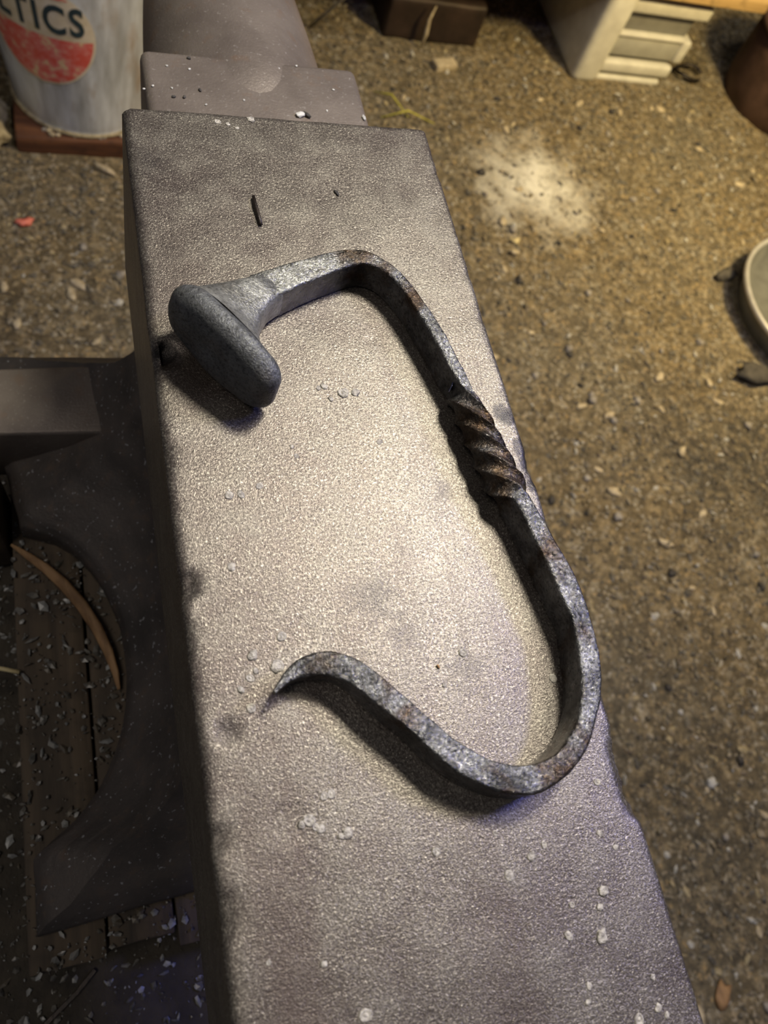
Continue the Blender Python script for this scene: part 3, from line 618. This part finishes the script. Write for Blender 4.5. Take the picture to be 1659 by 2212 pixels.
rndb = random.Random(21)
for i in range(16):
    x = rndb.uniform(-.165, .02); y = .960+.012*rndb.random()
    chip('board_crumb', (x, y, .0285), rndb.uniform(.003, .0065), 1, .8, .7, i, ('pale_chip', 'stone', 'white_bit')[i % 3], 70+i, 'pale crumb on the red-brown board in front of the metal can', 'crumb', 'pale crumbs on the board under the can', 1)
# ------------------------------------------------------------------ low shelf at the back: plank on a ribbed grey block
pk = obj('shelf_plank', boxm('shelf_plank', -.9, 1.318, 1.250, 1.9, .2003, .238, .003, 2), M['shelf_plank'])
tag(pk, 'long yellowish wooden plank forming the low shelf at the back', 'plank')
bk = root('ribbed_block', (1.085, 1.36, 0), 'pale grey ribbed block standing under the end of the wooden shelf plank', 'block')
bx0, bx1, by0, by1 = .960, 1.205, 1.268, 1.60
part('body', boxm('body', bx0+.03, bx1-.03, by0+.035, by1, -.006, .2, .004), M['grey_shaded'], bk)
part('post', boxm('post', bx0-.012, bx0+.056, by0-.010, by1, -.006, .1995, .018, 4), M['grey_paint'], bk)
for z0, z1, x1 in ((-.004, .012, bx1-.018), (.018, .046, bx1-.006), (.153, .182, bx1+.008)):
    part('rib', boxm('rib', bx0+.045, x1, by0+.002, by1, z0, z1, .007, 3), M['grey_paint'], bk)
part('panel', boxm('panel', bx0+.045, bx1-.014, by0+.010, by1, .056, .104, .003, 2), M['grey_half_shaded'], bk)
part('panel_edge', boxm('panel_edge', bx1-.018, bx1+.006, by0+.004, by1-.02, .055, .106, .006, 3), M['grey_paint'], bk)
part('panel_edge', boxm('panel_edge', bx0+.05, bx1-.010, by0+.006, by1-.02, .100, .108, .003, 3), M['grey_paint'], bk)
part('recessed_panel', boxm('recessed_panel', bx0+.045, bx1-.012, by0+.020, by1, .108, .153, .002), M['grey_shaded'], bk)
part('recessed_panel', boxm('recessed_panel', bx0+.045, bx1+.004, by0+.016, by1, .182, .1995, .002), M['grey_half_shaded'], bk)
# second block, far left end of the shelf
b2 = root('support_block', (-.55, 1.5, 0), 'dark support block under the hidden left end of the shelf plank', 'block')
part('body', boxm('body', -.62, -.48, 1.44, 1.70, -.006, .200, .006), M['rusty_brown'], b2)

# rusty block under the shelf, with a dry stem
rb = obj('rusty_block', boxm('rusty_block', .520, .735, 1.335, 1.56, -.004, .085, .008, 3, .003, 4, 3), M['rust_shaded']); rb.rotation_euler.z = 0
tag(rb, 'rusty brown iron block under the low shelf, its shade put into the colour', 'block')
s0 = Vector((0.6005, 1.3857, 0.0000)); s0.z = .0
tag(obj('dry_stem', tube('dry_stem', [s0+Vector((0, -.075, .004)), s0+Vector((.004, -.072, .03)), s0+Vector((.002, -.070, .06)), s0+Vector((.01, -.066, .085))], .0035, 6, [.6, 1.3, 1.0, .4]), M['pale_chip']), 'pale dry plant stem leaning in front of the rusty block', 'stem')
a_ = Vector((0.3628, 1.3297, 0.0040)); b_ = Vector((0.4112, 1.2900, 0.1000))
tag(obj('thin_stick', tube('thin_stick', [a_, a_.lerp(b_, .5), b_, b_+(b_-a_)*.9], .0032, 7), M['wire_grey']), 'thin greyish stick leaning up behind the anvil horn', 'stick')

# rusty drum at the top right
dc = (1.520, 1.245)
dr = root('rusty_drum', (dc[0], dc[1], 0), 'dark rusty brown round drum in the far right corner', 'drum')
part('drum_wall', lathe('drum_wall', [(.001, .002), (.128, .002), (.133, -.004), (.140, .004), (.147, .05), (.149, .12), (.149, .165), (.143, .165), (.141, .12), (.13, .03), (.001, .025)], 72, dc), M['rusty_brown'], dr)
part('drum_rim', lathe('drum_rim', [(.147, .158), (.155, .160), (.157, .167), (.151, .172), (.144, .168), (.143, .160)], 72, dc), M['rusty_brown'], dr)
wl = Vector((1.2874, 1.3153, 0.0060))
tag(obj('wire_loop', tube('wire_loop', [wl+Vector((.034*math.cos(a), .026*math.sin(a), .004+.004*math.sin(a*2))) for a in [2*math.pi*k/20*.86 for k in range(21)]], .0045, 7), M['wire_dark']), 'small dark wire loop on the dirt beside the ribbed block', 'wire')

# wide pan at the right edge
bc = root('metal_pan', (1.280, .594, -.004), 'wide shallow dull metal pan with a bright rim at the right edge', 'pan')
bp = [(.001, .004), (.150, .004), (.157, 0), (.161, .004), (.176, .045), (.179, .054), (.176, .054), (.172, .045), (.157, .010), (.001, .009)]
obj('pan_wall', lathe('pan_wall', bp, 96), M['zinc_dull'], bc)
obj('rim', lathe('rim', [(.177, .049), (.1825, .050), (.1845, .055), (.1825, .060), (.1770, .060), (.1745, .055)], 96), M['zinc_rim'], bc)

# ------------------------------------------------------------------ loose things on the floor
def onf(p, dz=0): return Vector((p[0], p[1], fz(p[0], p[1])+dz))
chunk = obj('fibre_chunk', lump('fibre_chunk', .05, 5, .95, 1.5, 1.15, 5, .5), M['pale_fibre']); chunk.location = (-.250, .99, .035)
for v in chunk.data.vertices: v.co += v.co.normalized()*(.012*noise.noise(v.co*60)+.006*noise.noise(v.co*150))
tag(chunk, 'pale crumbly chunk beside the metal can at the left edge', 'chunk')
pb = obj('pale_block', boxm('pale_block', -.026, .026, -.014, .014, 0, .014, .003, 2, .002, 2, 6), M['pale_chip']); pb.location = onf((0.6398, 1.2579, 0.0000), .001); pb.rotation_euler.z = .25
tag(pb, 'small pale wood block on the dirt in front of the rusty block', 'wood block')
chip('red_chip', onf((-0.1818, 0.8037, 0.0000)), .013, 1, .7, .4, .3, 'red_bit', 50, 'small red chip on the floor left of the anvil', 'chip', None, 2)
chip('pale_pellet', onf((0.6653, 0.7894, 0.0000)), .008, 1, .85, .6, .3, 'straw', 51, 'upper of two yellowish pellets on the floor right of the anvil', 'pellet', None, 2)
chip('pale_pellet', onf((0.6575, 0.7637, 0.0000)), .009, 1.1, .75, .6, .1, 'pale_chip', 52, 'lower of two yellowish pellets on the floor right of the anvil', 'pellet', None, 2)
chip('pale_flake', onf((0.7551, 0.1658, 0.0000)), .011, 1.2, .6, .3, -.6, 'pale_chip', 53, 'pale yellow flake on the floor right of the hook', 'flake', None, 2)
chip('white_pebble', onf((0.6836, -0.1981, 0.0000)), .009, 1, .8, .6, .2, 'white_bit', 54, 'whitish pebble on the floor at the lower right', 'pebble', None, 2)
chip('pale_leaf', onf((0.5881, -0.4418, 0.0000)), .014, 1.2, .8, .25, .9, 'tan_wood', 55, 'tan scrap on the floor in the lower right corner', 'scrap', None, 2)
chip('pale_leaf', onf((-0.0570, 0.9178, 0.0000)), .016, 1.3, .4, .35, -.6, 'pale_chip', 56, 'curved pale shaving on the floor below the metal can', 'shaving', None, 2)
chip('dark_stone', onf((1.0796, 0.4715, 0.0000)), .030, 1.2, .8, .5, -.2, 'lump_dark', 57, 'dark smooth lump below the metal pan', 'stone', None, 2)
chip('dark_stone', onf((1.1245, 0.7124, 0.0000)), .020, 1.2, .8, .5, .2, 'lump_dark', 58, 'dark lump left of the metal pan', 'stone', None, 2)
for i, (p, q_, r_) in enumerate((((0.4604, 1.1528, 0.0000), (0.5191, 1.0906, 0.0000), .02), ((0.4599, 1.0847, 0.0000), (0.5706, 1.0793, 0.0000), .03))):
    a_, b_ = onf(p, .006), onf(q_, .006)
    tag(obj('grass_blade', tube('grass_blade', [a_, a_.lerp(b_, .5)+Vector((0, .012, .012)), b_], .0022, 6, [.5, 1, .4]), M['yellow_grass']), ('yellow-green grass blade beside the right end of the anvil table', 'yellow-green grass blade lying along the far end of the anvil face')[i], 'grass blade')
kinds = [('wood_chip', 'pale_chip', 'small pale wood chip lying loose on the dirt floor', 'chip', 'pale wood chips on the dirt floor', 90, (.005, .011), (1.3, .7, .35)),
         ('pebble', 'stone', 'small grey pebble lying loose on the dirt floor', 'pebble', 'grey pebbles on the dirt floor', 80, (.004, .009), (1, .8, .6)),
         ('coal_lump', 'cinder', 'small black cinder lump lying loose on the dirt floor', 'cinder', 'black cinders on the dirt floor', 40, (.004, .010), (1.1, .8, .6))]
rnd = random.Random(11)
for name, mt, lab, cat, grp, n_, (s0_, s1_), (ax_, ay_, az_) in kinds:
    pool = []
    for k in range(6):
        me = lump(name, 1, 60+k*3+len(name), ax_, ay_, az_, 2, .6); me.materials.append(M[mt]); pool.append(me)
    k = 0
    while k < n_:
        x, y = rnd.uniform(-.25, 1.5), rnd.uniform(-.5, 1.35)
        if x < .30+.05*y and y < .55 and x > -.3: continue
        if math.hypot(x-CC[0], y-CC[1]) < .2 or math.hypot(x-1.272, y-.59) < .20 or (x > .93 and y > 1.23) or (x < .25 and y > .92): continue
        if math.hypot(x-1.52, y-1.245) < .19 or (.49 < x < .76 and y > 1.2) : continue
        s = rnd.uniform(s0_, s1_); o = obj(name, pool[k % 6]); o.location = onf((x, y), s*az_*.55); o.scale = (s, s, s); o.rotation_euler = (0, 0, rnd.uniform(0, 6.28))
        tag(o, lab, cat, grp); k += 1
